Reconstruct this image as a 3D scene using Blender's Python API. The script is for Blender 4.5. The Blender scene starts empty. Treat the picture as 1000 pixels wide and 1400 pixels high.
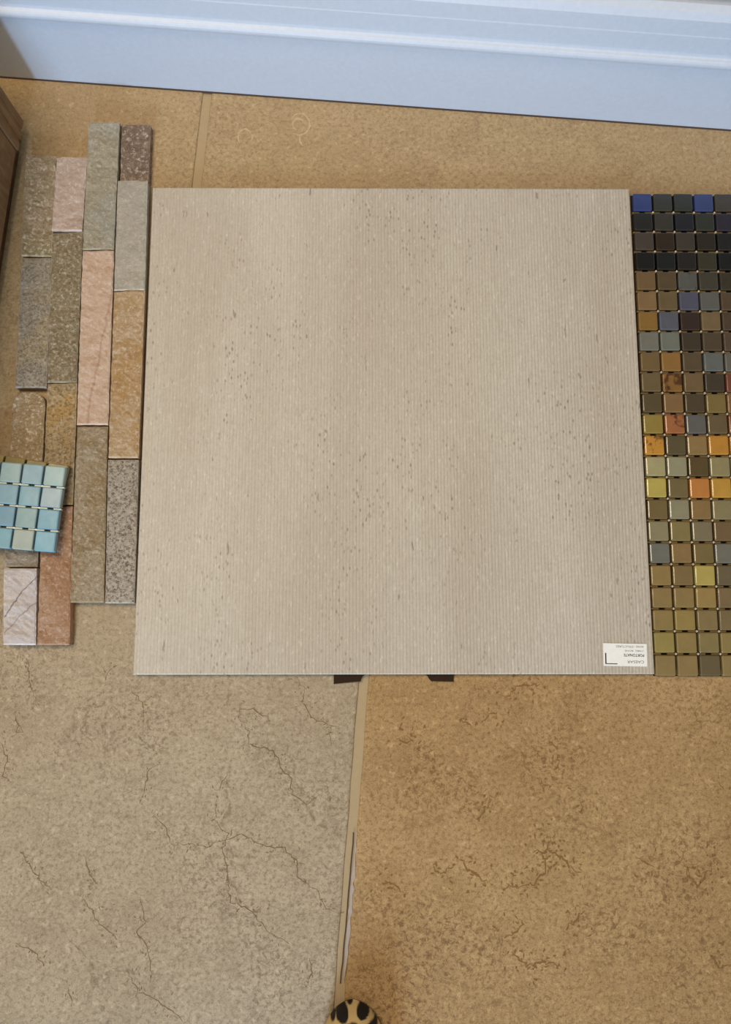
import bpy, bmesh, math, random
from mathutils import Vector, Matrix, noise

# ------------------------------------------------------------------ camera, world, lights, exposure
S = bpy.context.scene
C = S.collection
cam = bpy.data.cameras.new('camera')
cam.sensor_fit = 'VERTICAL'; cam.sensor_height = 36.0; cam.lens = 1092.0 / 1400.0 * 36.0
cam.clip_start = 0.02
camo = bpy.data.objects.new('camera', cam); C.objects.link(camo)
camo.location = (-0.03951, -0.24731, 0.94538)
camo.rotation_euler = (0.144346, -0.006809, -0.00097)
S.camera = camo

world = bpy.data.worlds.new('room_light'); S.world = world; world.use_nodes = True
wbg = world.node_tree.nodes['Background']
wbg.inputs[0].default_value = (1.0, 0.91, 0.78, 1); wbg.inputs[1].default_value = 0.47

def area(name, loc, target, sx, sy, power, col):
    l = bpy.data.lights.new(name, 'AREA'); l.shape = 'RECTANGLE'; l.size = sx; l.size_y = sy
    l.energy = power; l.color = col
    o = bpy.data.objects.new(name, l); C.objects.link(o); o.location = loc
    o.rotation_euler = (Vector(target) - Vector(loc)).to_track_quat('-Z', 'Y').to_euler()
    return o
area('window_daylight', (-0.70, -3.0, 1.0), (-0.05, 0.3, 0.0), 0.5, 1.0, 96, (0.50, 0.72, 1.0))
area('ceiling_lamp', (-0.60, 0.24, 1.70), (-0.15, 0.1, 0.0), 0.6, 0.6, 19, (1.0, 0.83, 0.60))
S.view_settings.view_transform = 'Standard'; S.view_settings.look = 'None'
S.view_settings.gamma = 1.0; S.view_settings.use_curve_mapping = False
S.view_settings.exposure = 0.0

# ------------------------------------------------------------------ helpers
def lin(c):
    r = []
    for v in c:
        v = v / 255.0
        r.append(v / 12.92 if v <= 0.04045 else ((v + 0.055) / 1.055) ** 2.4)
    return tuple(r)
def rgba(c): return lin(c) + (1.0,)

def link(name, me, mat=None, parent=None):
    o = bpy.data.objects.new(name, me); C.objects.link(o)
    if mat is not None and len(me.materials) == 0: me.materials.append(mat)
    if parent is not None: o.parent = parent
    return o
def mesh_of(name, vs, fs):
    me = bpy.data.meshes.new(name); me.from_pydata([tuple(v) for v in vs], [], fs); me.update()
    return me
def empty(name, loc, rz=0.0):
    o = bpy.data.objects.new(name, None); C.objects.link(o); o.location = loc; o.rotation_euler = (0, 0, rz)
    o.empty_display_size = 0.02
    return o
def tag(o, label=None, cat=None, group=None, kind=None):
    if label: o['label'] = label
    if cat: o['category'] = cat
    if group: o['group'] = group
    if kind: o['kind'] = kind
    return o
def smooth(me):
    for p in me.polygons: p.use_smooth = True
def box_mesh(name, x0, x1, y0, y1, z0, z1, bev=0.0, seg=2):
    bm = bmesh.new(); bmesh.ops.create_cube(bm, size=1.0)
    for v in bm.verts:
        v.co = Vector(((x0 + x1) / 2 + v.co.x * (x1 - x0), (y0 + y1) / 2 + v.co.y * (y1 - y0), (z0 + z1) / 2 + v.co.z * (z1 - z0)))
    if bev: bmesh.ops.bevel(bm, geom=bm.edges[:], offset=bev, segments=seg, affect='EDGES', profile=0.5)
    me = bpy.data.meshes.new(name); bm.to_mesh(me); bm.free(); return me

class NT:
    """small node-graph builder"""
    def __init__(s, name, rough=0.6, spec=0.4):
        s.m = bpy.data.materials.new(name); s.m.use_nodes = True; s.t = s.m.node_tree
        s.b = s.t.nodes['Principled BSDF']; s.b.inputs['Roughness'].default_value = rough
        s.b.inputs['Specular IOR Level'].default_value = spec
        tc = s.t.nodes.new('ShaderNodeTexCoord'); s.co = tc.outputs['Object']
    def n(s, t): return s.t.nodes.new(t)
    def l(s, a, b): s.t.links.new(a, b)
    def put(s, sock, v):
        if hasattr(v, 'node'): s.l(v, sock)
        elif isinstance(v, tuple) and len(v) == 3 and sock.type == 'RGBA': sock.default_value = v + (1,)
        else: sock.default_value = v
    def mapping(s, sc=(1, 1, 1), loc=(0, 0, 0), rot=(0, 0, 0), src=None):
        m = s.n('ShaderNodeMapping'); s.l(src or s.co, m.inputs[0])
        m.inputs['Scale'].default_value = sc; m.inputs['Location'].default_value = loc; m.inputs['Rotation'].default_value = rot
        return m.outputs[0]
    def noise(s, scale, detail=4, rough=0.55, co=None, dist=0.0):
        k = s.n('ShaderNodeTexNoise'); s.l(co or s.co, k.inputs['Vector'])
        k.inputs['Scale'].default_value = scale; k.inputs['Detail'].default_value = detail
        k.inputs['Roughness'].default_value = rough; k.inputs['Distortion'].default_value = dist
        return k.outputs['Fac']
    def voro(s, scale, co=None, feat='F1', rnd=1.0):
        k = s.n('ShaderNodeTexVoronoi'); k.feature = feat; s.l(co or s.co, k.inputs['Vector'])
        k.inputs['Scale'].default_value = scale; k.inputs['Randomness'].default_value = rnd
        return k
    def ramp(s, fac, *stops):
        r = s.n('ShaderNodeValToRGB'); s.l(fac, r.inputs[0]); e = r.color_ramp.elements
        while len(e) < len(stops): e.new(0.5)
        for i, (p, c) in enumerate(stops):
            e[i].position = p
            e[i].color = (c, c, c, 1) if not isinstance(c, tuple) else c + (1,)
        return r.outputs[0]
    def mix(s, fac, a, b, mode='MIX'):
        m = s.n('ShaderNodeMix'); m.data_type = 'RGBA'; m.blend_type = mode
        s.put(m.inputs[0], fac); s.put(m.inputs[6], a); s.put(m.inputs[7], b)
        return m.outputs[2]
    def math(s, op, a, b=0.0):
        m = s.n('ShaderNodeMath'); m.operation = op; s.put(m.inputs[0], a); s.put(m.inputs[1], b)
        return m.outputs[0]
    def warp(s, amt, scale, co=None):
        """coordinates pushed about by noise"""
        k = s.n('ShaderNodeTexNoise'); s.l(co or s.co, k.inputs['Vector']); k.inputs['Scale'].default_value = scale
        k.inputs['Detail'].default_value = 3
        v = s.n('ShaderNodeVectorMath'); v.operation = 'MULTIPLY_ADD'
        s.l(k.outputs['Color'], v.inputs[0]); v.inputs[1].default_value = (amt,) * 3; s.l(co or s.co, v.inputs[2])
        return v.outputs[0]
    def bump(s, h, strength=0.3, dist=0.001):
        b = s.n('ShaderNodeBump'); s.l(h, b.inputs['Height']); b.inputs['Strength'].default_value = strength
        b.inputs['Distance'].default_value = dist; s.l(b.outputs[0], s.b.inputs['Normal'])
    def color(s, c): s.put(s.b.inputs['Base Color'], c); return s.m

def plain(name, c, rough=0.6, spec=0.4):
    t = NT(name, rough, spec)
    v = t.noise(180, 3)
    return t.color(t.mix(v, tuple(x * 0.93 for x in lin(c)), tuple(min(1, x * 1.07) for x in lin(c))))

# ------------------------------------------------------------------ stone floor materials
def limestone(name, light, mid, dark, crackcol, crack_amt, patch_amt, seed, rough=0.5):
    t = NT(name, rough, 0.3)
    co = t.mapping(loc=(seed, seed * 0.7, 0))
    big = t.noise(3.2, 3, 0.5, co, 0.4)
    c = t.mix(t.ramp(big, (0.32, 0.0), (0.68, 1.0)), lin(mid), lin(light))
    med = t.noise(26, 6, 0.68, co, 0.8)
    c = t.mix(t.ramp(med, (0.34, 0.38), (0.58, 0.0)), c, lin(dark))
    fine = t.noise(210, 5, 0.75, co)
    c = t.mix(t.ramp(fine, (0.38, 0.9), (0.53, 0.0)), c, lin(dark))
    cell = t.voro(150, t.warp(0.006, 90, co))
    c = t.mix(0.22, c, t.mix(t.ramp(t.math('FRACT', t.math('MULTIPLY', cell.outputs['Distance'], 3.7)), (0.2, 0.0), (0.8, 1.0)), lin(dark), lin(light)))
    c = t.mix(t.ramp(t.noise(120, 3, 0.6, t.mapping(loc=(seed + 4, 0, 0))), (0.58, 0.0), (0.70, 0.55)), c, tuple(min(1, x * 1.2) for x in lin(light)))
    # hairline veins, broken up
    w = t.warp(0.11, 9, co)
    w2 = t.warp(0.02, 60, w)
    v = t.voro(5.2, w2, 'DISTANCE_TO_EDGE').outputs['Distance']
    line = t.ramp(v, (0.0, 1.0), (0.016, 0.0))
    br = t.ramp(t.noise(7, 4, 0.6, t.mapping(loc=(seed + 9, 3, 0))), (0.50, 0.0), (0.60, 1.0))
    br2 = t.ramp(t.noise(90, 2, 0.6, co), (0.40, 0.0), (0.55, 1.0))
    m = t.math('MULTIPLY', t.math('MULTIPLY', line, br), br2)
    c = t.mix(t.math('MULTIPLY', m, crack_amt), c, lin(crackcol))
    # small broken dark flecks gathered in clouds
    fl = t.ramp(t.noise(150, 5, 0.78, t.warp(0.015, 40, co), 0.5), (0.52, 0.0), (0.58, 0.85))
    cl = t.ramp(t.noise(6.5, 4, 0.6, t.mapping(loc=(seed + 21, 1, 0))), (0.44, 0.0), (0.60, 1.0))
    c = t.mix(t.math('MULTIPLY', t.math('MULTIPLY', fl, cl), patch_amt), c, lin(crackcol))
    # pin holes
    ph = t.voro(95, co).outputs['Distance']
    hol = t.math('MULTIPLY', t.ramp(ph, (0.0, 1.0), (0.14, 0.0)), t.ramp(t.noise(20, 2, 0.5, co), (0.52, 0.0), (0.6, 0.7)))
    c = t.mix(hol, c, lin(crackcol))
    t.bump(t.math('SUBTRACT', t.math('ADD', t.math('MULTIPLY', fine, 0.5), t.math('MULTIPLY', med, 0.6)), t.math('MULTIPLY', m, 0.7)), 0.25, 0.0008)
    return t.color(c)

M_fl_pale = limestone('limestone_pale', (180, 163, 136), (164, 146, 118), (128, 110, 86), (104, 84, 62), 0.6, 0.7, 3.1)
M_fl_brown = limestone('limestone_brown', (186, 154, 108), (160, 127, 80), (126, 94, 56), (112, 80, 46), 0.45, 0.9, 11.7)
M_fl_gold = limestone('limestone_gold', (184, 160, 122), (168, 142, 102), (140, 114, 80), (114, 88, 58), 0.15, 0.45, 23.3)
M_grout = plain('grout_grey_tan', (170, 148, 114), 0.9, 0.15)

# ------------------------------------------------------------------ floor: grout bed and big stone tiles
TH = math.radians(-4.5)
def uv(u, v, z=0.0):
    return Vector((u * math.cos(TH) - v * math.sin(TH), u * math.sin(TH) + v * math.cos(TH), z))
bed = [uv(-1.9, -1.9), uv(1.9, -1.9), uv(1.9, 0.56), uv(-1.9, 0.56)]
fm = mesh_of('floor', [v + Vector((0, 0, z)) for z in (-0.03, -0.0022) for v in bed],
             [(3, 2, 1, 0), (4, 5, 6, 7), (0, 1, 5, 4), (1, 2, 6, 5), (2, 3, 7, 6), (3, 0, 4, 7)])
floor = tag(link('floor', fm, M_grout), 'limestone tiled floor with wide grey grout joints', None, None, 'structure')

def floor_tile(u0, u1, v0, v1, mat, seed):
    rnd = random.Random(seed)
    g = 0.0055
    u0 += g; u1 -= g; v0 += g; v1 -= g
    # outline with worn, slightly wavering edges
    pts = []
    N = 26
    def wob(): return rnd.uniform(-0.0006, 0.0006)
    for i in range(N): pts.append((u0 + (u1 - u0) * i / N, v0 + wob()))
    for i in range(N): pts.append((u1 + wob(), v0 + (v1 - v0) * i / N))
    for i in range(N): pts.append((u1 - (u1 - u0) * i / N, v1 + wob()))
    for i in range(N): pts.append((u0 + wob(), v1 - (v1 - v0) * i / N))
    cx, cy = (u0 + u1) / 2, (v0 + v1) / 2
    vs = []; n = len(pts)
    for inset, z in ((0.0, -0.006), (0.0, -0.0016), (0.0009, -0.0005), (0.0028, 0.0)):
        for (a, b) in pts:
            sa = (a - cx) * (1 - inset / ((u1 - u0) / 2)); sb = (b - cy) * (1 - inset / ((v1 - v0) / 2))
            vs.append(uv(cx + sa, cy + sb, z))
    fs = []
    for r in range(3):
        for i in range(n): fs.append((r * n + i, r * n + (i + 1) % n, (r + 1) * n + (i + 1) % n, (r + 1) * n + i))
    fs.append(tuple(3 * n + i for i in range(n)))
    me = mesh_of('floor_tile', vs, fs)
    return link('floor_tile', me, mat, floor)

T = 0.78
VJ = -0.155                      # the cross joint hidden under the samples
mats = [M_fl_pale, M_fl_brown, M_fl_gold]
k = 0
special = {}
for v0, v1, off in ((VJ, 0.56, -0.2709), (VJ - T, VJ, -0.0111), (VJ - 2 * T, VJ - T, -0.2709), (-1.9, VJ - 2 * T, -0.0111)):
    for i in range(-3, 3):
        u0 = off + i * T; u1 = u0 + T
        if u1 < -1.9 or u0 > 1.9: continue
        u0 = max(u0, -1.9); u1 = min(u1, 1.9)
        k += 1
        mat = mats[k % 3]
        if v1 == VJ: mat = M_fl_pale if i == -1 else (M_fl_brown if i == 0 else mat)
        if v0 == VJ: mat = M_fl_gold
        special[(v1, i)] = floor_tile(u0, u1, v0, v1, mat, k)
pale_tile = special[(VJ, -1)]; brown_tile = special[(VJ, 0)]; gold_tile = special[(0.56, 0)]

def ribbon(lines, width, rnd, z=0.00012, jit=0.0016, sub=0.004, taper=True):
    vs = []; fs = []
    for li_, ln in enumerate(lines):
        zz = z + li_ * 6e-7
        pts = []
        for (a, b) in zip(ln[:-1], ln[1:]):
            a = Vector(a); b = Vector(b); n = max(1, int((b - a).length / sub))
            for i in range(n): pts.append(a.lerp(b, i / n) + Vector((rnd.uniform(-jit, jit), rnd.uniform(-jit, jit))))
        pts.append(Vector(ln[-1])); n = len(pts)
        base = len(vs)
        for i, p in enumerate(pts):
            d = (pts[min(i + 1, n - 1)] - pts[max(i - 1, 0)]); d = Vector((1, 0)) if d.length < 1e-9 else d.normalized()
            q = Vector((-d.y, d.x)); f = (0.35 + 0.65 * min(1, 3 * min(i, n - 1 - i) / n)) if taper else 1.0
            w = width * rnd.uniform(0.25, 1.0) * f / 2 if taper else width / 2
            vs += [(p.x + q.x * w, p.y + q.y * w, zz + i * 1e-7), (p.x - q.x * w, p.y - q.y * w, zz + i * 1e-7)]
        for i in range(n - 1): fs.append((base + 2 * i, base + 2 * i + 1, base + 2 * i + 3, base + 2 * i + 2))
    return vs, fs
CR_PALE = [[(-0.1159, -0.3029), (-0.1052, -0.3154), (-0.105, -0.3319), (-0.0964, -0.3484), (-0.0753, -0.3587), (-0.0626, -0.3628)], [(-0.1806, -0.3483), (-0.1787, -0.338), (-0.1639, -0.3401), (-0.1448, -0.3504)], [(-0.1785, -0.3483), (-0.1677, -0.3647), (-0.1674, -0.3789), (-0.1379, -0.3871), (-0.1314, -0.4033), (-0.1187, -0.4174), (-0.1164, -0.4355), (-0.0997, -0.4455), (-0.0832, -0.4335)], [(-0.0752, -0.3628), (-0.0718, -0.3812)], [(-0.267, -0.401), (-0.2815, -0.405), (-0.2828, -0.4251), (-0.2884, -0.441)], [(-0.2754, -0.457), (-0.2627, -0.4649), (-0.2559, -0.4807), (-0.2481, -0.4945)], [(-0.1917, -0.4133), (-0.1996, -0.4293)], [(-0.2035, -0.4393), (-0.2029, -0.4611), (-0.1985, -0.471), (-0.1881, -0.477), (-0.1939, -0.4927), (-0.187, -0.5239), (-0.1852, -0.549), (-0.1597, -0.5587), (-0.141, -0.5817), (-0.1185, -0.5932)], [(-0.2475, -0.4866), (-0.2104, -0.4907), (-0.1982, -0.4848), (-0.1737, -0.477), (-0.1445, -0.4908), (-0.1239, -0.4928), (-0.1093, -0.5085), (-0.1092, -0.5222), (-0.0865, -0.5377), (-0.0803, -0.5532), (-0.0599, -0.5648)], [(-0.4195, -0.4959), (-0.4038, -0.5194), (-0.3844, -0.5368)], [(-0.3495, -0.5427), (-0.3342, -0.5658), (-0.3088, -0.5888)], [(-0.2863, -0.5448), (-0.2772, -0.5698), (-0.2869, -0.5812), (-0.2762, -0.5965), (-0.2694, -0.6154), (-0.2707, -0.6341)], [(-0.2997, -0.6134), (-0.2824, -0.6434), (-0.258, -0.6528), (-0.2333, -0.6733)], [(-0.4261, -0.2816), (-0.4225, -0.3066), (-0.4126, -0.3315)], [(-0.4497, -0.3764), (-0.4421, -0.3966), (-0.4473, -0.4127), (-0.4365, -0.4207)], [(-0.4371, -0.3438), (-0.4275, -0.3642), (-0.4396, -0.3703)], [(-0.3037, -0.3192), (-0.2906, -0.3317), (-0.2878, -0.3502)], [(-0.0961, -0.6084), (-0.0919, -0.6235), (-0.0998, -0.6385)], [(-0.3497, -0.4981), (-0.3425, -0.5195), (-0.3317, -0.5312)], [(-0.4217, -0.5922), (-0.399, -0.5998), (-0.3881, -0.6149)], [(-0.3588, -0.6375), (-0.3558, -0.6562)], [(-0.3338, -0.3068), (-0.3302, -0.2943), (-0.3219, -0.2901)]]
CR_BROWN = [[(0.0765, -0.3528), (0.089, -0.3611)], [(0.1833, -0.3796), (0.1872, -0.3878)], [(0.1889, -0.3979), (0.1823, -0.408)], [(0.18, -0.474), (0.1754, -0.4858), (0.1667, -0.4995), (0.1674, -0.5171), (0.1575, -0.5307), (0.1326, -0.5365), (0.1246, -0.5306)], [(0.1544, -0.4956), (0.1812, -0.4976), (0.1931, -0.5114), (0.2093, -0.5192)], [(0.2145, -0.4402), (0.2118, -0.4562)], [(0.3251, -0.5137), (0.3382, -0.5352), (0.3536, -0.5196), (0.3629, -0.504)], [(0.2739, -0.5057), (0.2921, -0.5136)], [(0.1267, -0.6036), (0.1446, -0.6169), (0.165, -0.6132), (0.183, -0.6189)], [(0.1906, -0.579), (0.2118, -0.5599)], [(0.3723, -0.4225), (0.3761, -0.4286)], [(0.3502, -0.6062), (0.3575, -0.6195), (0.3718, -0.6177)], [(0.0448, -0.5129), (0.0508, -0.5226), (0.0654, -0.5129)], [(0.0757, -0.5091), (0.0939, -0.5247), (0.1041, -0.5306)], [(-0.0149, -0.5283), (-0.0006, -0.5303), (0.0055, -0.54)], [(0.1082, -0.442), (0.0953, -0.4619)], [(0.1418, -0.575), (0.121, -0.5883)], [(0.0004, -0.3732), (0.0214, -0.3773), (0.0131, -0.3691)], [(0.1299, -0.3282), (0.1409, -0.3158), (0.1708, -0.3116)], [(0.1018, -0.3529), (0.119, -0.3426)]]
rnd = random.Random(5)
M_crack = plain('vein_dark', (118, 98, 74), 0.8, 0.1)
M_crackb = plain('vein_brown', (128, 96, 60), 0.8, 0.1)
def crumbs(lines, n, spread, lo, hi):
    # short broken fragments scattered along each vein
    out = []
    for ln in lines:
        for (a, b) in zip(ln[:-1], ln[1:]):
            a = Vector(a); b = Vector(b)
            for k_ in range(int((b - a).length * n) + 1):
                p = a.lerp(b, rnd.random()) + Vector((rnd.gauss(0, spread), rnd.gauss(0, spread)))
                an = rnd.uniform(0, math.pi); l_ = rnd.uniform(lo, hi)
                out.append([(p.x, p.y), (p.x + l_ * math.cos(an), p.y + l_ * math.sin(an))])
    return out
vs, fs = ribbon(CR_PALE, 0.0015, rnd)
v2, f2 = ribbon(crumbs(CR_PALE, 260, 0.006, 0.0012, 0.004), 0.0013, rnd, z=0.00017, jit=0.0004, sub=0.001)
fs += [tuple(len(vs) + i for i in f) for f in f2]; vs += v2
tag(link('hairline_crack', mesh_of('hairline_crack', vs, fs), M_crack, pale_tile), 'dark hairline cracks across the pale tile', None, None, 'stuff')
vs, fs = ribbon(CR_BROWN, 0.0030, rnd, jit=0.0026, sub=0.003)
v2, f2 = ribbon(crumbs(CR_BROWN, 520, 0.010, 0.0015, 0.005), 0.0030, rnd, z=0.00017, jit=0.0005, sub=0.0012)
fs += [tuple(len(vs) + i for i in f) for f in f2]; vs += v2
tag(link('hairline_crack', mesh_of('hairline_crack', vs, fs), M_crackb, brown_tile), 'brown vein marks across the darker tile', None, None, 'stuff')
# fossil ring in the golden tile near the skirting
FOS = [(-0.1171, 0.3939, 0.013, -2.2, 2.6), (-0.1191, 0.3939, 0.007, 0, 4.5), (-0.1872, 0.3763, 0.009, -0.5, 4), (-0.1071, 0.37389999999999995, 0.01, 2.6, 4.2)]
rings = []
for (x, y, r, a0, a1) in FOS:
    rings.append([(x + r * math.cos(a0 + (a1 - a0) * i / 14), y + 1.15 * r * math.sin(a0 + (a1 - a0) * i / 14)) for i in range(15)])
vs, fs = ribbon(rings, 0.0034, rnd, jit=0.0005)
link('fossil_ring', mesh_of('fossil_ring', vs, fs), plain('fossil_pale', (190, 162, 122), 0.6), gold_tile)
# raised pale sealant along the lower joint
SEAL = [(-0.0432, -0.4758), (-0.0473, -0.5243), (-0.0521, -0.5782), (-0.0576, -0.6349)]
vs, fs = ribbon([SEAL], 0.0050, rnd, z=0.0004, jit=0.0004, sub=0.006)
link('sealant_line', mesh_of('sealant_line', vs, fs), plain('sealant_lilac', (166, 150, 138), 0.5), floor)
vs, fs = ribbon([[(x - 0.0036, y) for x, y in SEAL]], 0.0011, rnd, z=-0.0001, jit=0.0004, sub=0.01, taper=False)
link('joint_crack', mesh_of('joint_crack', vs, fs), plain('joint_dark', (60, 46, 36), 0.8), floor)

# ------------------------------------------------------------------ skirting board and the wall above
A = Vector((-0.5058, 0.4594)); B = Vector((0.4392, 0.3877))
ud = (B - A).normalized(); nd = Vector((ud.y, -ud.x))       # nd points into the room
if nd.y > 0: nd = -nd
A0 = A - ud * 1.1; B0 = B + ud * 1.1
M_paint = plain('skirting_white_gloss', (194, 200, 210), 0.42, 0.4)
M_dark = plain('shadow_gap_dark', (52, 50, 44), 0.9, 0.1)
M_wall = plain('wall_grey', (120, 116, 110), 0.8, 0.2)
def extrude_profile(name, prof, mat, parent=None, smooth_it=False):
    """prof: (out, z) pairs, out = distance from the face plane into the room"""
    vs = []; n = len(prof)
    for P in (A0, B0):
        for (o, z) in prof: vs.append((P.x + nd.x * o, P.y + nd.y * o, z))
    fs = [(i, i + 1, n + i + 1, n + i) for i in range(n - 1)]
    fs.append((n - 1, 0, n, 2 * n - 1))
    fs.append(tuple(range(n - 1, -1, -1))); fs.append(tuple(range(n, 2 * n)))
    me = mesh_of(name, vs, fs)
    bm = bmesh.new(); bm.from_mesh(me); bmesh.ops.recalc_face_normals(bm, faces=bm.faces); bm.to_mesh(me); bm.free()
    return link(name, me, mat, parent)
lower = [(-0.03, 0.0012), (0.0, 0.0012), (0.0, 0.108)]
bead = [(0.0 + 0.0045 * math.sin(a) , 0.1145 - 0.0065 * math.cos(a)) for a in [math.pi * i / 8 for i in range(9)]]
cove = [(-0.0015, 0.1222), (-0.0022, 0.126), (-0.0026, 0.150), (-0.0030, 0.1515), (-0.0036, 0.172), (-0.007, 0.180), (-0.014, 0.184), (-0.03, 0.185)]
sk = extrude_profile('baseboard_back', lower + bead + cove, M_paint)
tag(sk, 'white moulded skirting board along the back wall', None, None, 'structure')
foot_strip = extrude_profile('floor_strip', [(-0.004, 0.0), (0.0016, 0.0), (0.0008, 0.0014), (-0.004, 0.0014)], plain('strip_brown', (74, 56, 44), 0.9), sk)  # thin dark brown strip along the foot of the skirting
wl = extrude_profile('wall_back', [(-0.06, 0.0), (-0.0305, 0.0), (-0.0305, 2.3), (-0.06, 2.3)], M_wall)
tag(wl, 'wall above the skirting board', None, None, 'structure')
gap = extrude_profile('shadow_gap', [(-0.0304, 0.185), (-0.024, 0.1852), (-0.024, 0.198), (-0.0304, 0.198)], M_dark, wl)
tr = extrude_profile('trim_1', [(-0.0304, 0.198), (-0.018, 0.198), (-0.016, 0.202), (-0.016, 0.225), (-0.0304, 0.228)], M_paint)
tag(tr, 'white trim strip above the skirting', None, None, 'structure')

# ------------------------------------------------------------------ large ribbed stone tile
def make_ribbed_tile():
    top = 0.011; botz = 0.003; dep = 0.00030; nr = 154; L = 0.3; bev = 0.0008
    xs = []
    pitch = 2 * (L - bev) / nr
    prof = ((0.0, 0.0), (0.18, 1.0), (0.62, 1.0), (0.80, 0.0))
    for i in range(nr):
        for (f, d) in prof: xs.append((-L + bev + (i + f) * pitch, top - dep + dep * d))
    xs.append((L - bev, top - dep))
    xs = [(-L, botz), (-L, top - 0.0016)] + xs + [(L, top - 0.0016), (L, botz)]
    ys = [-L, -L + 0.0012, -0.15, 0.0, 0.15, L - 0.0012, L]
    vs = []; n = len(xs)
    for j, y in enumerate(ys):
        e = 0.0010 if j in (0, len(ys) - 1) else 0.0
        for (x, z) in xs: vs.append((x, y, max(botz, z - e) if z > botz else z))
    fs = []
    for j in range(len(ys) - 1):
        for i in range(n - 1): fs.append((j * n + i, j * n + i + 1, (j + 1) * n + i + 1, (j + 1) * n + i))
        fs.append((j * n + n - 1, j * n, (j + 1) * n, (j + 1) * n + n - 1))
    fs.append(tuple(range(n - 1, -1, -1))); fs.append(tuple((len(ys) - 1) * n + i for i in range(n)))
    return mesh_of('ribbed_stone_tile', vs, fs)
t = NT('ribbed_limestone', 0.55, 0.3)
cs = t.mapping((1, 0.16, 1))
band = t.noise(9, 3, 0.5, t.mapping((1, 0.22, 1), (3, 1, 0)), 0.3)
c = t.mix(t.ramp(band, (0.35, 0.0), (0.66, 1.0)), lin((182, 171, 155)), lin((193, 184, 169)))
c = t.mix(t.ramp(t.noise(300, 3, 0.7, cs), (0.35, 0.16), (0.58, 0.0)), c, lin((150, 134, 116)))
c = t.mix(t.ramp(t.noise(330, 3, 0.7, t.mapping((1, 0.8, 1), (1, 1, 0))), (0.40, 0.22), (0.55, 0.0)), c, lin((156, 140, 120)))
c = t.mix(t.ramp(t.noise(420, 2, 0.6, t.mapping((1, 0.3, 1), (7, 0, 0))), (0.60, 0.0), (0.72, 0.4)), c, lin((222, 214, 198)))
vd = t.voro(210, t.mapping((1, 0.5, 1), (0, 5, 0))).outputs['Distance']
cl = t.ramp(t.noise(11, 4, 0.6, t.mapping((1, 0.45, 1), (2, 9, 0))), (0.44, 0.0), (0.60, 1.0))
rn = t.ramp(t.noise(60, 2, 0.5, t.mapping((1, 0.5, 1), (4, 2, 0))), (0.44, 0.0), (0.54, 1.0))
fl = t.math('MULTIPLY', t.ramp(vd, (0.14, 1.0), (0.30, 0.0)), rn)
c = t.mix(t.math('MULTIPLY', t.math('MULTIPLY', fl, cl), 0.6), c, lin((112, 90, 72)))
fl2 = t.ramp(t.noise(140, 3, 0.65, t.mapping((1, 0.25, 1), (0, 5, 0)), 0.3), (0.68, 0.0), (0.73, 0.6))
c = t.mix(fl2, c, lin((116, 94, 78)))
t.bump(t.noise(300, 3, 0.6, cs), 0.1, 0.0005)
M_board = t.color(c)
board = link('ribbed_stone_tile', make_ribbed_tile(), M_board)
tag(board, 'large square beige stone tile sample with fine grooves and white sticker', 'tile sample')

# sticker
LAB = [(0.2417, -0.2648), (0.2925, -0.2658), (0.2916, -0.2918), (0.2415, -0.2903)]
lc = sum((Vector(p) for p in LAB), Vector((0, 0))) / 4
lw = ((Vector(LAB[1]) - Vector(LAB[0])).length + (Vector(LAB[2]) - Vector(LAB[3])).length) / 2
lh = ((Vector(LAB[3]) - Vector(LAB[0])).length + (Vector(LAB[2]) - Vector(LAB[1])).length) / 2
ld = Vector(LAB[1]) - Vector(LAB[0]); la = math.atan2(ld.y, ld.x)
st = link('paper_sticker', box_mesh('paper_sticker', -lw / 2, lw / 2, -lh / 2, lh / 2, 0.0, 0.0002), plain('paper_white', (238, 236, 230), 0.7, 0.2), board)
st.location = (lc.x, lc.y, 0.0111); st.rotation_euler = (0, 0, la)
tag(st, 'small white paper sticker printed upside down')
M_ink = plain('ink_black', (40, 36, 34), 0.7, 0.2)
M_inkg = plain('ink_grey', (112, 104, 96), 0.7, 0.2)
def text(body, x_right, y_mid, height, width, mat, bold=0.0):
    cu = bpy.data.curves.new('printed_text', 'FONT'); cu.body = body; cu.size = 1.0; cu.offset = bold
    o = bpy.data.objects.new('tmp', cu); C.objects.link(o)
    bpy.context.view_layer.update()
    me = bpy.data.meshes.new_from_object(o.evaluated_get(bpy.context.evaluated_depsgraph_get()))
    bpy.data.objects.remove(o)
    xs = [v.co.x for v in me.vertices]; ys = [v.co.y for v in me.vertices]
    x0, x1, y0, y1 = min(xs), max(xs), min(ys), max(ys)
    for v in me.vertices:       # upside down: starts at the right, runs left
        a = (v.co.x - x0) / (x1 - x0) * width; b = ((v.co.y - y0) / (y1 - y0) - 0.5) * height
        v.co = Vector((x_right - a, y_mid - b, 0.00026))
    me.materials.clear(); me.name = 'printed_text'
    return link('printed_text', me, mat, st)
px = lw / 60.0
text('CAESAR', lw / 2 - 4.5 * px, -lh / 2 + 6.0 * px, 3.6 * px, 23 * px, M_inkg)
text('PORTONATE', lw / 2 - 4.0 * px, -lh / 2 + 15.0 * px, 3.8 * px, 28 * px, M_ink, 0.015)
text('(7080)  BONE', lw / 2 - 4.5 * px, -lh / 2 + 21.2 * px, 2.7 * px, 26 * px, M_inkg)
text('60X60 / STRUCTURED', lw / 2 - 4.5 * px, -lh / 2 + 26.6 * px, 2.7 * px, 38 * px, M_inkg)
vs = []; fs = []
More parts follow.
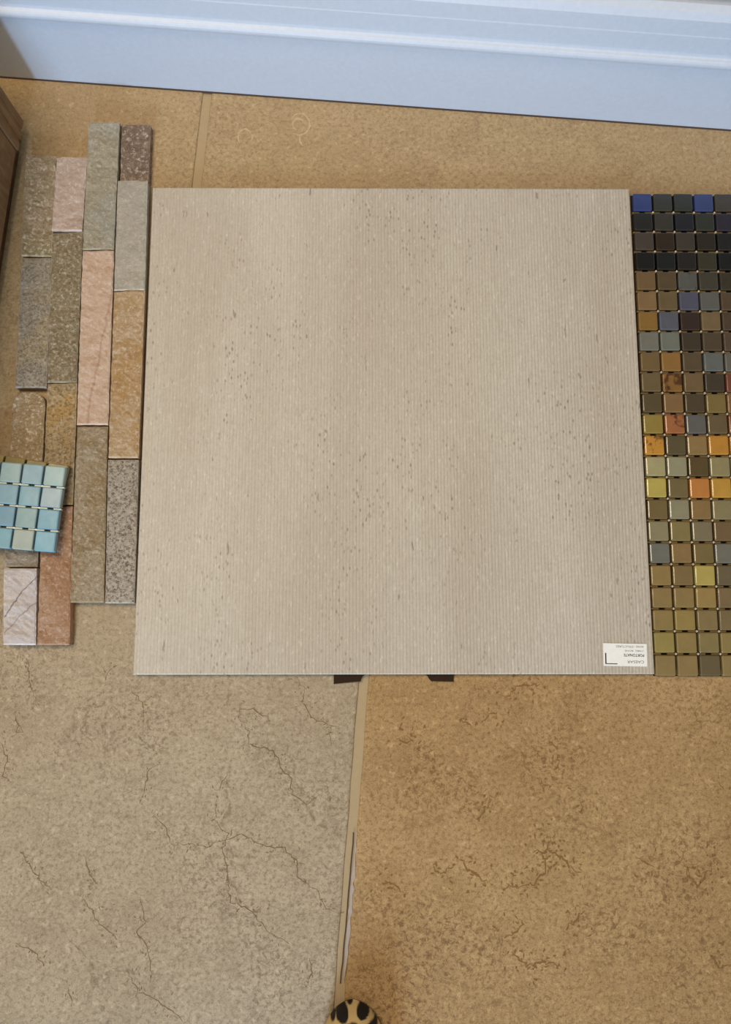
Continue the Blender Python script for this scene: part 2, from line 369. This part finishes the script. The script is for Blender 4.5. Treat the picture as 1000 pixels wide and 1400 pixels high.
for (x0, x1, y0, y1) in ((2.3, 4.0, 2.4, 17.5), (4.0, 19.0, 2.4, 3.5)):
    b = len(vs); vs += [(-lw / 2 + x * px, -lh / 2 + y * px, 0.00026) for x, y in ((x0, y0), (x1, y0), (x1, y1), (x0, y1))]
    fs.append((b, b + 1, b + 2, b + 3))
link('corner_mark', mesh_of('corner_mark', vs, fs), M_ink, st)

# dark spacer board with an arched notch, peeping out under the stone tile
def make_spacer():
    pts = [(-0.0700, -0.3112), (-0.0385, -0.3082)]
    for i in range(9):
        a = math.pi / 2 * i / 8; pts.append((-0.0385 + 0.013 * (1 - math.cos(a)), -0.3082 + 0.0095 * math.sin(a)))
    for i in range(9):
        a = math.pi / 2 * i / 8; pts.append((0.0260 + 0.014 * math.sin(a), -0.2987 - 0.0062 * (1 - math.cos(a))))
    pts += [(0.0430, -0.3082), (0.0690, -0.3088), (0.0690, -0.16), (-0.0700, -0.16)]
    n = len(pts); vs = [(x, y, 0.0002) for x, y in pts] + [(x, y, 0.0030) for x, y in pts]
    fs = [tuple(range(n - 1, -1, -1)), tuple(range(n, 2 * n))] + [(i, (i + 1) % n, n + (i + 1) % n, n + i) for i in range(n)]
    return mesh_of('spacer_plate', vs, fs)
sp = link('spacer_plate', make_spacer(), plain('spacer_dark_brown', (48, 33, 20), 0.8, 0.1))
tag(sp, 'dark brown notched plate showing under the lower edge of the large beige tile', 'spacer')

# ------------------------------------------------------------------ split-face ledger panel on the left
STONES = {'A1': [(-0.3424, 0.3853), (-0.3053, 0.3854), (-0.3051, 0.3078), (-0.3409, 0.3077)], 'A2': [(-0.3427, 0.3067), (-0.3051, 0.3068), (-0.3032, 0.1623), (-0.3408, 0.1613)], 'A3': [(-0.3408, 0.1603), (-0.3032, 0.1623), (-0.3028, -0.0471), (-0.3385, -0.0471)], 'A4': [(-0.3393, -0.0489), (-0.3028, -0.0489), (-0.3011, -0.2188), (-0.335, -0.2188)], 'B1': [(-0.383, 0.3851), (-0.3434, 0.3852), (-0.3432, 0.2145), (-0.3819, 0.2144)], 'B2': [(-0.3818, 0.2134), (-0.3431, 0.2135), (-0.3404, -0.007), (-0.3778, -0.007)], 'B3': [(-0.3777, -0.0088), (-0.3411, -0.0088), (-0.3359, -0.218), (-0.3755, -0.2179)], 'C1': [(-0.4201, 0.337), (-0.3817, 0.3382), (-0.3831, 0.2384), (-0.4211, 0.2393)], 'C2': [(-0.421, 0.2373), (-0.3831, 0.2384), (-0.3805, 0.0454), (-0.4165, 0.0453)], 'C3': [(-0.4164, 0.0444), (-0.3805, 0.0454), (-0.3781, -0.1033), (-0.4141, -0.1033)], 'C4': [(-0.414, -0.1051), (-0.378, -0.1051), (-0.373, -0.2663), (-0.4106, -0.2663)], 'D1': [(-0.4597, 0.3419), (-0.4211, 0.339), (-0.4192, 0.2057), (-0.457, 0.2066)], 'D2': [(-0.4569, 0.2046), (-0.4192, 0.2047), (-0.417, 0.039), (-0.4547, 0.0389)], 'D3': [(-0.4569, 0.0335), (-0.4176, 0.0335), (-0.4153, -0.112), (-0.4547, -0.112)], 'D4': [(-0.4555, -0.1137), (-0.4144, -0.1137), (-0.4158, -0.1765), (-0.454, -0.1765)], 'D5': [(-0.4539, -0.1782), (-0.4158, -0.1782), (-0.4115, -0.2663), (-0.4491, -0.2662)]}
def stone_mat(name, a, b, c3, sc, dark_amt, light_amt, seed, stain=None, vein=None):
    t = NT(name, 0.6, 0.35)
    co = t.mapping(loc=(seed * 1.3, seed * 2.1, 0))
    c = t.mix(t.ramp(t.noise(sc, 5, 0.6, co, 0.6), (0.35, 0.0), (0.65, 1.0)), lin(a), lin(b))
    if stain: c = t.mix(t.ramp(t.noise(16, 3, 0.5, t.mapping(loc=(seed * 3, 7, 0)), 0.5), (0.47, 0.0), (0.62, 0.85)), c, lin(stain))
    f = t.noise(330, 4, 0.75, co)
    c = t.mix(t.ramp(f, (0.40, dark_amt), (0.54, 0.0)), c, lin(c3))
    g = t.noise(210, 5, 0.75, co, 0.1)
    c = t.mix(t.ramp(g, (0.52, 0.0), (0.62, light_amt)), c, lin((206, 190, 174)))
    if vein:
        wc = t.warp(0.010, 60)
        for (n_x, n_y, d0, wid, am) in vein[1]:
            dt = t.n('ShaderNodeVectorMath'); dt.operation = 'DOT_PRODUCT'; t.l(wc, dt.inputs[0]); dt.inputs[1].default_value = (n_x, n_y, 0)
            ab = t.math('ABSOLUTE', t.math('SUBTRACT', dt.outputs['Value'], d0 + 0.005 * (n_x + n_y)))
            c = t.mix(t.ramp(t.math('DIVIDE', ab, wid), (0.0, am), (1.0, 0.0)), c, lin(vein[0]))
    ea = t.n('ShaderNodeAttribute'); ea.attribute_name = 'pale_rim'  # paler colour along the outer edges of each strip
    em = t.math('MULTIPLY', ea.outputs['Fac'], t.ramp(t.noise(70, 3, 0.6, co), (0.35, 0.25), (0.6, 0.85)))
    c = t.mix(em, c, tuple(min(1, x * 1.5 + 0.05) for x in lin(b)))
    t.bump(t.math('ADD', t.math('MULTIPLY', g, 1.0), t.math('MULTIPLY', f, 0.5)), 0.55, 0.0022)
    return t.color(c)
PANEL = empty('split_stone_panel', ((-0.3902, 0.0481)[0], (-0.3902, 0.0481)[1], 0.0))
tag(PANEL, 'split-face stone wall panel of interlocking grey, pink and gold strips on the floor', 'stone panel')
PV = Vector(PANEL.location)
SM = {
 'A1': ((104, 86, 70), (128, 108, 90), (78, 62, 48), 60, .5, .55, None, None),
 'A2': ((154, 148, 136), (168, 161, 148), (136, 128, 114), 50, .3, .35, None, None),
 'A3': ((164, 136, 98), (176, 152, 122), (126, 98, 60), 60, .35, .5, (160, 120, 62), None),
 'A4': ((166, 157, 143), (154, 144, 128), (84, 72, 60), 60, .95, .3, None, None),
 'B1': ((158, 150, 134), (144, 136, 114), (112, 102, 80), 40, .4, .35, (148, 146, 134), None),
 'B2': ((184, 156, 134), (192, 168, 148), (154, 124, 102), 45, .25, .55, None, ((150, 112, 92), [(0.9897, -0.1435, 0.03117, 0.0022, 0.55)])),
 'B3': ((146, 126, 96), (134, 116, 86), (98, 82, 58), 45, .5, .35, (154, 140, 118), None),
 'C1': ((170, 150, 138), (178, 160, 148), (146, 122, 108), 50, .3, .6, None, None),
 'C2': ((122, 108, 82), (136, 124, 98), (82, 70, 48), 60, .6, .5, None, None),
 'C3': ((160, 138, 102), (168, 150, 120), (96, 80, 52), 35, .8, .35, (168, 134, 76), None),
 'C4': ((156, 118, 86), (148, 108, 78), (112, 80, 56), 40, .4, .35, (166, 134, 108), None),
 'D1': ((140, 122, 96), (160, 142, 118), (104, 88, 62), 60, .5, .6, (122, 112, 76), None),
 'D2': ((134, 126, 112), (146, 138, 124), (88, 82, 72), 40, .8, .3, (150, 134, 104), None),
 'D3': ((154, 134, 104), (142, 122, 88), (104, 86, 58), 60, .5, .7, None, None),
 'D4': ((140, 128, 112), (130, 118, 100), (98, 88, 74), 50, .5, .3, None, None),
 'D5': ((178, 168, 166), (190, 182, 178), (150, 140, 140), 45, .25, .6, None, ((96, 84, 86), [(0.8083, -0.5887, 0.11755, 0.0011, 0.9), (0.7045, -0.7097, 0.1715, 0.0009, 0.7)])),
}
HT = {'A1': .0115, 'A2': .0155, 'A3': .015, 'A4': .0135, 'B1': .016, 'B2': .0155, 'B3': .0145, 'C1': .0165, 'C2': .0145,
      'C3': .0135, 'C4': .0145, 'D1': .0155, 'D2': .0140, 'D3': .0150, 'D4': .0135, 'D5': .0150}
def stone(key, q, seed):
    rs = random.Random(seed); h = HT[key]
    q = [Vector(p) for p in q]          # tl tr br bl
    L = ((q[3] - q[0]).length + (q[2] - q[1]).length) / 2; W = (q[1] - q[0]).length
    ny = max(6, int(L / 0.004)); nx = 10
    g = 0.0002
    vs = []; rough = 0.0016 if key not in ('A2', 'A4', 'D2') else 0.0007
    off = Vector((seed * 3.1, seed * 1.7, 0))
    idx = {}; rim = []
    ul = [0.0, 0.035, 0.12, 0.25, 0.38, 0.5, 0.62, 0.75, 0.88, 0.965, 1.0]
    vl = [0.0, 0.0016 / L * 1.2] + [j / ny for j in range(1, ny)] + [1 - 0.0016 / L * 1.2, 1.0]
    nx = len(ul) - 1; ny = len(vl) - 1
    for j, b in enumerate(vl):
        for i, a in enumerate(ul):
            aa = g / W + a * (1 - 2 * g / W); bb = g / L + b * (1 - 2 * g / L)
            p = (q[0].lerp(q[1], aa)).lerp(q[3].lerp(q[2], aa), bb)
            if key == 'D3' and bb < 0.12:          # broken, rounded end
                k_ = (0.12 - bb) / 0.12; cx_ = q[0].lerp(q[1], 0.5); p = p + (q[3] - q[0]) * (0.035 * (abs(aa - .5) * 2) ** 4 * k_)
                p = p + (q[1] - q[0]) * (0.5 - aa) * 0.22 * k_ ** 3
            pn = Vector((p.x, p.y, 0)) * 60 + off
            edge = (i in (0, nx)) or (j in (0, ny))
            z = h + rough * (noise.fractal(pn, 0.9, 2.1, 4)) + rough * .5 * noise.noise(pn * 4)
            if edge:
                z -= 0.0009 + 0.0008 * abs(noise.noise(pn * 3))
                jt = 0.0006 * noise.noise(pn * 5); p = p + Vector((jt, jt)) * 0.7
            rim.append(1.0 if edge else 0.0); vs.append((p.x - PV.x, p.y - PV.y, z)); idx[(i, j)] = len(vs) - 1
    fs = []
    for j in range(ny):
        for i in range(nx): fs.append((idx[(i, j)], idx[(i, j + 1)], idx[(i + 1, j + 1)], idx[(i + 1, j)]))
    ring = [(i, 0) for i in range(nx)] + [(nx, j) for j in range(ny)] + [(i, ny) for i in range(nx, 0, -1)] + [(0, j) for j in range(ny, 0, -1)]
    b = len(vs)
    for r in ring:
        x, y, z = vs[idx[r]]; vs.append((x, y, 0.0))
    n = len(ring)
    for i in range(n): fs.append((idx[ring[i]], idx[ring[(i + 1) % n]], b + (i + 1) % n, b + i))
    fs.append(tuple(b + i for i in range(n)))
    me = mesh_of('stone_strip', vs, fs)
    bm = bmesh.new(); bm.from_mesh(me); bmesh.ops.recalc_face_normals(bm, faces=bm.faces); bm.to_mesh(me); bm.free()
    ca_ = me.attributes.new('pale_rim', 'FLOAT', 'POINT')
    for i_, v_ in enumerate(rim): ca_.data[i_].value = v_
    a_, b_, c_, sc, da, li, stn, vn = SM[key]
    return link('stone_strip', me, stone_mat('stone_' + key.lower(), a_, b_, c_, sc, da, li, seed, stn, vn), PANEL)
SL = {'A1': 'dark brown stone strip', 'A2': 'smooth pale grey stone strip', 'A3': 'golden stone strip with orange stains',
      'A4': 'speckled grey stone strip', 'B1': 'grey-green stone strip', 'B2': 'long pink stone strip with brown vein', 'B3': 'olive brown stone strip',
      'C1': 'short pink stone strip', 'C2': 'dark olive stone strip', 'C3': 'beige stone strip with dark specks', 'C4': 'rusty orange-brown stone strip',
      'D1': 'mottled brown and green stone strip', 'D2': 'dark grey granular stone strip', 'D3': 'stone strip with rounded broken end',
      'D4': 'short grey stone strip', 'D5': 'lilac-white stone strip with dark diagonal vein'}
for i, (key, q) in enumerate(STONES.items()):
    s_ = stone(key, q, i + 2); s_['label'] = SL[key]

# ------------------------------------------------------------------ glass mosaics
def chip_mesh(w, hgt, name='glass_chip'):
    c_ = 0.0013; vs = []
    for (ins, z) in ((0.0, 0.0), (0.0, hgt - 0.0011), (0.0004, hgt - 0.0004), (0.0013, hgt)):
        h = w / 2 - ins; k_ = c_
        vs += [(-h + k_, -h, z), (h - k_, -h, z), (h, -h + k_, z), (h, h - k_, z), (h - k_, h, z), (-h + k_, h, z), (-h, h - k_, z), (-h, -h + k_, z)]
    fs = [(r * 8 + i, r * 8 + (i + 1) % 8, r * 8 + 8 + (i + 1) % 8, r * 8 + 8 + i) for r in range(3) for i in range(8)]
    fs.append(tuple(24 + i for i in range(8)))
    return mesh_of(name, vs, fs)
def glass_mat(name, mott=0.0, mcol=(60, 30, 8), rough=0.22):
    t = NT(name, rough, 0.5)
    oi = t.n('ShaderNodeObjectInfo')
    v = t.n('ShaderNodeVectorMath'); v.operation = 'ADD'; t.l(t.co, v.inputs[0])
    cm = t.n('ShaderNodeCombineXYZ'); t.l(t.math('MULTIPLY', oi.outputs['Random'], 50.0), cm.inputs[0]); t.l(cm.outputs[0], v.inputs[1])
    f = t.noise(90, 3, 0.5, v.outputs[0])
    lo = t.mix(1.0, oi.outputs['Color'], (0.84, 0.84, 0.84), 'MULTIPLY'); hi = t.mix(1.0, oi.outputs['Color'], (1.14, 1.14, 1.12), 'MULTIPLY')
    c = t.mix(f, lo, hi)
    if mott: c = t.mix(t.ramp(t.noise(70, 3, 0.6, v.outputs[0], 0.6), (0.50, 0.0), (0.60, mott)), c, lin(mcol))
    t.b.inputs['Coat Weight'].default_value = 0.35; t.b.inputs['Coat Roughness'].default_value = 0.12
    t.bump(t.noise(45, 2, 0.5, v.outputs[0]), 0.25, 0.0012)
    return t.color(c)
M_glass = glass_mat('glass_glazed'); M_glassm = glass_mat('glass_mottled', 0.8)
M_back = plain('mosaic_backing_shade', (34, 24, 18), 0.8, 0.2)  # backing coloured dark to stand for the shade in the gaps between chips
M_bar = plain('mosaic_link_tan', (126, 104, 62), 0.5, 0.4)
M_dot = plain('mosaic_dot_pale', (200, 184, 160), 0.4, 0.5)
M_barw = plain('mosaic_link_white', (206, 214, 206), 0.4, 0.5)

def links_mesh(cols, rows, pitch, gap, zt, bars, dots, start=(0, 0), px_=None):
    """short bars in the cross gaps and star dots at the crossings, in one mesh"""
    py = px_ or pitch
    vs = []; fs = []
    def quadbox(x0, x1, y0, y1, z0, z1):
        b = len(vs)
        vs.extend([(x, y, z) for z in (z0, z1) for (x, y) in ((x0, y0), (x1, y0), (x1, y1), (x0, y1))])
        for f in ((4, 5, 6, 7), (0, 1, 5, 4), (1, 2, 6, 5), (2, 3, 7, 6), (3, 0, 4, 7)): fs.append(tuple(b + i for i in f))
    def star(x, y, r, z0, z1):
        b = len(vs); n = 8
        for z in (z0, z1):
            for i in range(n):
                a = i * math.pi / 4; rr = r if i % 2 == 0 else r * 0.55
                vs.append((x + rr * math.cos(a), y + rr * math.sin(a), z))
        fs.append(tuple(b + n + i for i in range(n)))
        for i in range(n): fs.append((b + i, b + (i + 1) % n, b + n + (i + 1) % n, b + n + i))
    for r in range(1, rows):
        for c_ in range(cols):
            if bars:
                x0 = c_ * pitch; w = pitch * 0.36
                quadbox(x0 + 0.0006, x0 + w, -r * py - gap * 0.40, -r * py + gap * 0.40, 0.001, zt - 0.0012)
                quadbox(x0 + pitch - w, x0 + pitch - 0.0006, -r * py - gap * 0.40, -r * py + gap * 0.40, 0.001, zt - 0.0012)
            if dots and c_ > 0: star(c_ * pitch, -r * py, gap * 0.62, 0.001, zt - 0.0004)
    return mesh_of('link', vs, fs)

def soften(c):
    m = sum(c) / 3.0
    return tuple((m + (v - m) * 0.92) * 0.97 for v in c)
COL = [  # top rows: blue and dark reflections are painted into the chip colours
 [(44,58,112),(50,50,42),(44,44,36),(50,62,112),(62,56,46)],
 [(34,32,26),(54,50,40),(30,30,34),(48,48,40),(42,38,48)],
 [(70,60,50),(48,34,18),(62,54,42),(42,34,18),(30,28,24)],
 [(20,18,12),(24,24,20),(34,28,24),(58,52,34),(22,22,20)],
 [(114,88,54),(86,70,44),(86,86,78),(66,60,46),(58,50,34)],
 [(130,100,62),(104,86,54),(80,80,96),(92,92,86),(86,68,46)],
 [(136,100,42),(86,88,98),(54,38,28),(116,94,62),(78,62,44)],
 [(114,112,100),(110,112,100),(64,52,38),(80,66,46),(86,68,50)],
 [(114,90,54),(142,102,48),(88,72,48),(98,100,96),(100,96,86)],
 [(108,90,56),(136,94,40),(112,90,56),(68,56,40),(116,64,42)],
 [(88,74,44),(130,98,58),(78,64,42),(124,104,54),(134,94,52)],
 [(146,122,54),(160,98,54),(94,92,88),(104,86,56),(124,66,24)],
 [(196,136,44),(90,78,48),(140,112,66),(190,130,44),(194,126,44)],
 [(164,154,108),(144,138,108),(88,70,34),(144,132,88),(154,144,104)],
 [(182,162,74),(112,96,56),(190,120,48),(190,140,46),(190,116,54)],
 [(112,92,48),(136,130,100),(134,104,56),(134,120,80),(120,104,60)],
 [(136,126,90),(128,112,62),(120,108,78),(110,86,48),(124,108,64)],
 [(104,104,94),(134,104,56),(116,96,48),(108,106,92),(126,104,60)],
 [(142,114,60),(122,98,52),(176,156,74),(100,86,56),(128,104,58)],
 [(138,112,62),(138,112,60),(150,122,62),(122,98,60),(132,108,60)],
 [(140,116,62),(146,122,60),(130,108,62),(118,98,58),(136,112,60)],
 [(148,130,64),(140,116,62),(130,112,64),(140,118,62),(136,112,60)],
 [(138,114,64),(136,112,62),(98,82,50),(140,116,64),(132,108,60)],
]
MOT = {(9, 1), (11, 1), (12, 0), (4, 2)}
PX = 0.0259; PY = 0.02609
ms = empty('glass_mosaic_sheet', (0.3038, 0.2967, 0.0), -0.004)
tag(ms, 'dark to gold glass mosaic sheet of small squares lying right of the beige tile', 'mosaic sample')
NC, NR, GAP = 12, 23, 0.0025
bk = link('mesh_backing', box_mesh('mesh_backing', 0.0006, NC * PX - 0.0006, -NR * PY + 0.0006, -0.0006, 0.0002, 0.0012), M_back, ms)
chip = chip_mesh(1.0, 1.0)
chip = chip_mesh(PX - GAP, 0.0066)
chip.materials.append(M_glass)
chipm = chip.copy(); chipm.materials.clear(); chipm.materials.append(M_glassm)
rc = random.Random(77)
for r in range(NR):
    for c_ in range(NC):
        o = bpy.data.objects.new('glass_chip', chipm if (r, c_) in MOT else chip); C.objects.link(o); o.parent = ms
        o.location = ((c_ + 0.5) * PX + rc.uniform(-.00018, .00018), -(r + 0.5) * PY + rc.uniform(-.00018, .00018), 0.0013)
        o.scale = (1, (PY - 0.0025) / (PX - GAP), 1)
        o.rotation_euler = (rc.uniform(-.006, .006), rc.uniform(-.006, .006), rc.uniform(-.008, .008))
        col = COL[r][c_] if c_ < 5 else COL[min(NR - 1, max(0, r + rc.choice((-1, 0, 1))))][rc.randrange(5)]
        o.color = lin(soften(col)) + (1,)
tag(link('link_bar', links_mesh(NC, NR, PX, GAP, 0.0058, True, False, px_=PY), M_bar, ms), None, None, None, 'stuff')
tag(link('mounting_dot', links_mesh(NC, NR, PX, GAP, 0.0074, False, True, px_=PY), M_dot, ms), None, None, None, 'stuff')

# small 4 x 4 samples stacked on the ledger panel
def small_sample(name, corner, rot, z, pal, label, mbar, mback, seed, pitch=0.0255, hgt=0.0072):
    e = empty(name, (corner[0], corner[1], z), rot); tag(e, label, 'mosaic sample')
    rs = random.Random(seed); n = 4; gap = 0.0022
    link('mesh_backing', box_mesh('mesh_backing', -n * pitch + .001, -.001, -n * pitch + .001, -.001, 0.0, 0.0012), mback, e)
    me = chip_mesh(pitch - gap, hgt); me.materials.append(M_glass)
    for r in range(n):
        for c_ in range(n):
            o = bpy.data.objects.new('glass_chip', me); C.objects.link(o); o.parent = e
            o.location = (-(c_ + .5) * pitch, -(r + .5) * pitch, 0.0011)
            o.rotation_euler = (rs.uniform(-.012, .012), rs.uniform(-.012, .012), rs.uniform(-.012, .012))
            o.color = lin(pal[r][c_] if isinstance(pal[0], list) else rs.choice(pal)) + (1,)
    lk = links_mesh(n, n, pitch, gap, hgt - 0.0002, True, True)
    for v in lk.vertices: v.co.x -= n * pitch
    tag(link('link_bar', lk, mbar, e), None, None, None, 'stuff')
    return e
OL = [(150, 134, 84), (136, 122, 78), (160, 144, 96)]
small_sample('glass_mosaic_sample', (-0.3804, -0.0578), -0.165, 0.0172, OL, 'olive glass mosaic square almost hidden beneath the blue mosaic square', M_bar, M_back, 3)
BLU = [[(148, 172, 172), (138, 166, 176), (146, 168, 168), (134, 162, 174)],
       [(146, 166, 174), (120, 156, 168), (130, 160, 172), (126, 158, 170)],
       [(112, 154, 172), (132, 158, 160), (120, 152, 168), (118, 154, 168)],
       [(112, 158, 176), (156, 166, 158), (122, 160, 172), (116, 152, 166)]]
small_sample('glass_mosaic_sample', (-0.3801, -0.0608), -0.082, 0.0256, BLU, 'pale blue glass mosaic square of sixteen chips lying on the stone panel', M_barw, plain('backing_teal', (70, 92, 96), 0.6), 4)

# ------------------------------------------------------------------ brown cabinet at the left edge
CA = Vector((-0.4617, 0.3821)); CB = Vector((-0.4786, 0.1755))
ed = (CB - CA).normalized(); ang = math.atan2(ed.y, ed.x)
cab = empty('wooden_chest', (CA.x, CA.y, 0.0), ang)      # local +x runs along the side, towards the room
tag(cab, 'low brown wooden box at the left edge in front of the skirting', 'box')
def wood(name, a, b):
    t = NT(name, 0.5, 0.35)
    f = t.noise(14, 5, 0.65, t.mapping((6, 6, 1)), 1.2)
    c = t.mix(t.ramp(f, (0.35, 0.0), (0.65, 1.0)), lin(a), lin(b))
    c = t.mix(t.ramp(t.noise(50, 3, 0.6), (0.55, 0.0), (0.7, 0.4)), c, lin((150, 120, 90)))
    t.bump(f, 0.2, 0.001)
    return t.color(c)
M_wood = wood('chest_wood', (108, 82, 54), (132, 104, 74)); M_woodd = wood('chest_wood_dark', (70, 48, 30), (84, 58, 38))
LC, WC, HC, ZB = 0.50, 0.36, 0.22, 0.022
# local y: the outside of the seen face is the side towards the samples
sg = 1.0
def cb(name, x0, x1, d0, d1, z0, z1, mat, bev=0.0015, par=None):
    y0, y1 = sorted((-sg * d0, -sg * d1))
    return link(name, box_mesh(name, x0, x1, y0, y1, z0, z1, bev), mat, par or cab)
cb('plinth', 0.012, LC - 0.012, 0.010, WC - 0.01, 0.0, ZB + 0.001, M_woodd)
cb('side_panel', 0.040, LC - 0.04, 0.003, 0.02, ZB, HC - 0.02, M_wood)
cb('side_panel', 0.040, LC - 0.04, WC - 0.02, WC - 0.003, ZB, HC - 0.02, M_wood)
def post(x0, x1, d0, d1):
    # corner post with two grooves on the outer face
    pr = [(x0, d0)]
    for gx in (x0 + (x1 - x0) * 0.32, x0 + (x1 - x0) * 0.68):
        pr += [(gx - 0.003, d0), (gx - 0.0015, d0 + 0.0012), (gx + 0.0015, d0 + 0.0012), (gx + 0.003, d0)]
    pr += [(x1, d0), (x1, d1), (x0, d1)]
    n = len(pr); vs = [(x, -sg * d, z) for z in (ZB, HC - 0.02) for x, d in pr]
    fs = [tuple(range(n)), tuple(range(2 * n - 1, n - 1, -1))] + [(i, n + i, n + (i + 1) % n, (i + 1) % n) for i in range(n)]
    me = mesh_of('corner_post', vs, fs)
    bm = bmesh.new(); bm.from_mesh(me); bmesh.ops.recalc_face_normals(bm, faces=bm.faces); bm.to_mesh(me); bm.free()
    return link('corner_post', me, M_wood, cab)
post(0.0, 0.04, 0.0, 0.04); post(LC - 0.04, LC, 0.0, 0.04); post(0.0, 0.04, WC, WC - 0.04); post(LC - 0.04, LC, WC, WC - 0.04)
cb('back_panel', 0.004, 0.016, 0.04, WC - 0.04, ZB, HC - 0.02, M_wood)
cb('front_panel', LC - 0.016, LC - 0.004, 0.04, WC - 0.04, ZB, HC - 0.02, M_wood)
cb('lid', -0.006, LC + 0.008, -0.006 + 0.006, WC + 0.006, HC - 0.02, HC, M_wood, 0.004)

# ------------------------------------------------------------------ spotted shoe toe at the bottom edge
SX, SY = -0.0486, -0.6485
shoe = empty('spotted_shoe', (SX, SY, 0.0), math.radians(2))
tag(shoe, 'cream shoe with black animal spots, only the toe showing at the bottom edge', 'shoe')
def shoe_sections(n):
    out = []
    for i in range(n + 1):
        s = (i / n) ** 1.6          # denser at the toe
        d = s * 0.245
        # half width
        tt = min(1.0, d / 0.080)
        w = 0.040 * (1 - (1 - tt) ** 2.3) ** 0.5
        if d > 0.09: w -= 0.010 * math.sin(min(1, (d - 0.09) / 0.07) * math.pi / 2)
        if d > 0.2: w *= math.sqrt(max(0.0, 1 - ((d - 0.2) / 0.0455) ** 2)) * 0.94 + 0.06
        h = 0.046 * (1 - (1 - min(1, d / 0.05)) ** 2.4) ** 0.5 + (0.022 * min(1, max(0, d - 0.05) / 0.12))
        out.append((d, max(w, 0.0006), max(h, 0.002)))
    return out
SPOTS = [(-0.0021, 0.0034, 0.0065, 0.0054), (0.0134, 0.0048, 0.0069, 0.0031), (-0.0105, -0.0065, 0.0077, 0.0069), (0.0126, -0.0059, 0.0081, 0.0058), (-0.0221, -0.0065, 0.0054, 0.0077), (0.0249, -0.0074, 0.0042, 0.0069), (0.001, -0.0173, 0.0085, 0.0062), (0.021, -0.0195, 0.0069, 0.0062), (-0.0159, -0.0215, 0.0069, 0.0062)]
def make_upper():
    sec = shoe_sections(120); m = 96; vs = []; 
    for (d, w, h) in sec:
        for k_ in range(m + 1):
            a = math.pi * k_ / m
            cx_, sy_ = math.cos(a), math.sin(a)
            x = -w * (abs(cx_) ** 0.85) * (1 if cx_ > 0 else -1); z = 0.006 + (h - 0.006) * max(0, sy_) ** 0.75 if h > 0.006 else 0.006
            vs.append((x, -d, z))
    fs = []; m1 = m + 1
    nsec = len(sec)
    for i in range(nsec - 1):
        dmid = sec[i][0]
        for k_ in range(m):
            if 0.095 < dmid < 0.228 and 0.24 * m < k_ < 0.76 * m - 1: continue   # the opening for the foot
            fs.append((i * m1 + k_, (i + 1) * m1 + k_, (i + 1) * m1 + k_ + 1, i * m1 + k_ + 1))
    me = mesh_of('upper', vs, fs); smooth(me)
    at_ = me.attributes.new('spot', 'FLOAT', 'POINT'); rs = random.Random(8)
    sp_ = list(SPOTS)
    tries = 0
    while len(sp_) < 150 and tries < 9000:
        tries += 1
        d = rs.uniform(0.034, 0.245); u = rs.uniform(-0.055, 0.055)
        if all(math.hypot(u - a, -d - b) > 0.0145 for (a, b, c1, c2) in sp_): sp_.append((u, -d, rs.uniform(.005, .0068), rs.uniform(.005, .0068)))
    for i, v in enumerate(me.vertices):
        x, y, z = v.co; best = 9
        if y > -0.034: u = x
        else: u = x * 1.0 + (0.7 * max(0, 0.04 - z)) * (1 if x > 0 else -1)
        for (a, b, r1, r2) in sp_:
            if abs(u - a) > .02 or abs(y - b) > .02: continue
            dd = (((u - a) / r1) ** 2 + ((y - b) / r2) ** 2) ** 0.5
            best = min(best, dd + 0.10 * noise.noise(Vector((u, y, 0)) * 260))
        at_.data[i].value = max(0.0, min(1.0, (1.0 - best) / 0.14))
    return me
t = NT('spotted_fabric', 0.6, 0.3)
at_n = t.n('ShaderNodeAttribute'); at_n.attribute_name = 'spot'
c = t.mix(t.noise(60, 2), lin((188, 158, 104)), lin((206, 178, 126)))
c = t.mix(at_n.outputs['Fac'], c, lin((22, 17, 12)))
M_shoe = t.color(c)
up = link('upper', make_upper(), M_shoe, shoe)
sm_ = up.modifiers.new('thick', 'SOLIDIFY'); sm_.thickness = 0.0015; sm_.offset = -1
vs = []; sec = shoe_sections(60)
pts = [(w * 0.93, -d - 0.002) for d, w, h in sec] + [(-w * 0.93, -d - 0.002) for d, w, h in reversed(sec)]
n = len(pts)
me = mesh_of('sole', [(x, y, z) for z in (0.0002, 0.0075) for x, y in pts], [tuple(range(n - 1, -1, -1)), tuple(range(n, 2 * n))] + [(i, (i + 1) % n, n + (i + 1) % n, n + i) for i in range(n)])
bm = bmesh.new(); bm.from_mesh(me); bmesh.ops.recalc_face_normals(bm, faces=bm.faces); bm.to_mesh(me); bm.free()
link('sole', me, plain('sole_dark', (52, 38, 28), 0.8), shoe)
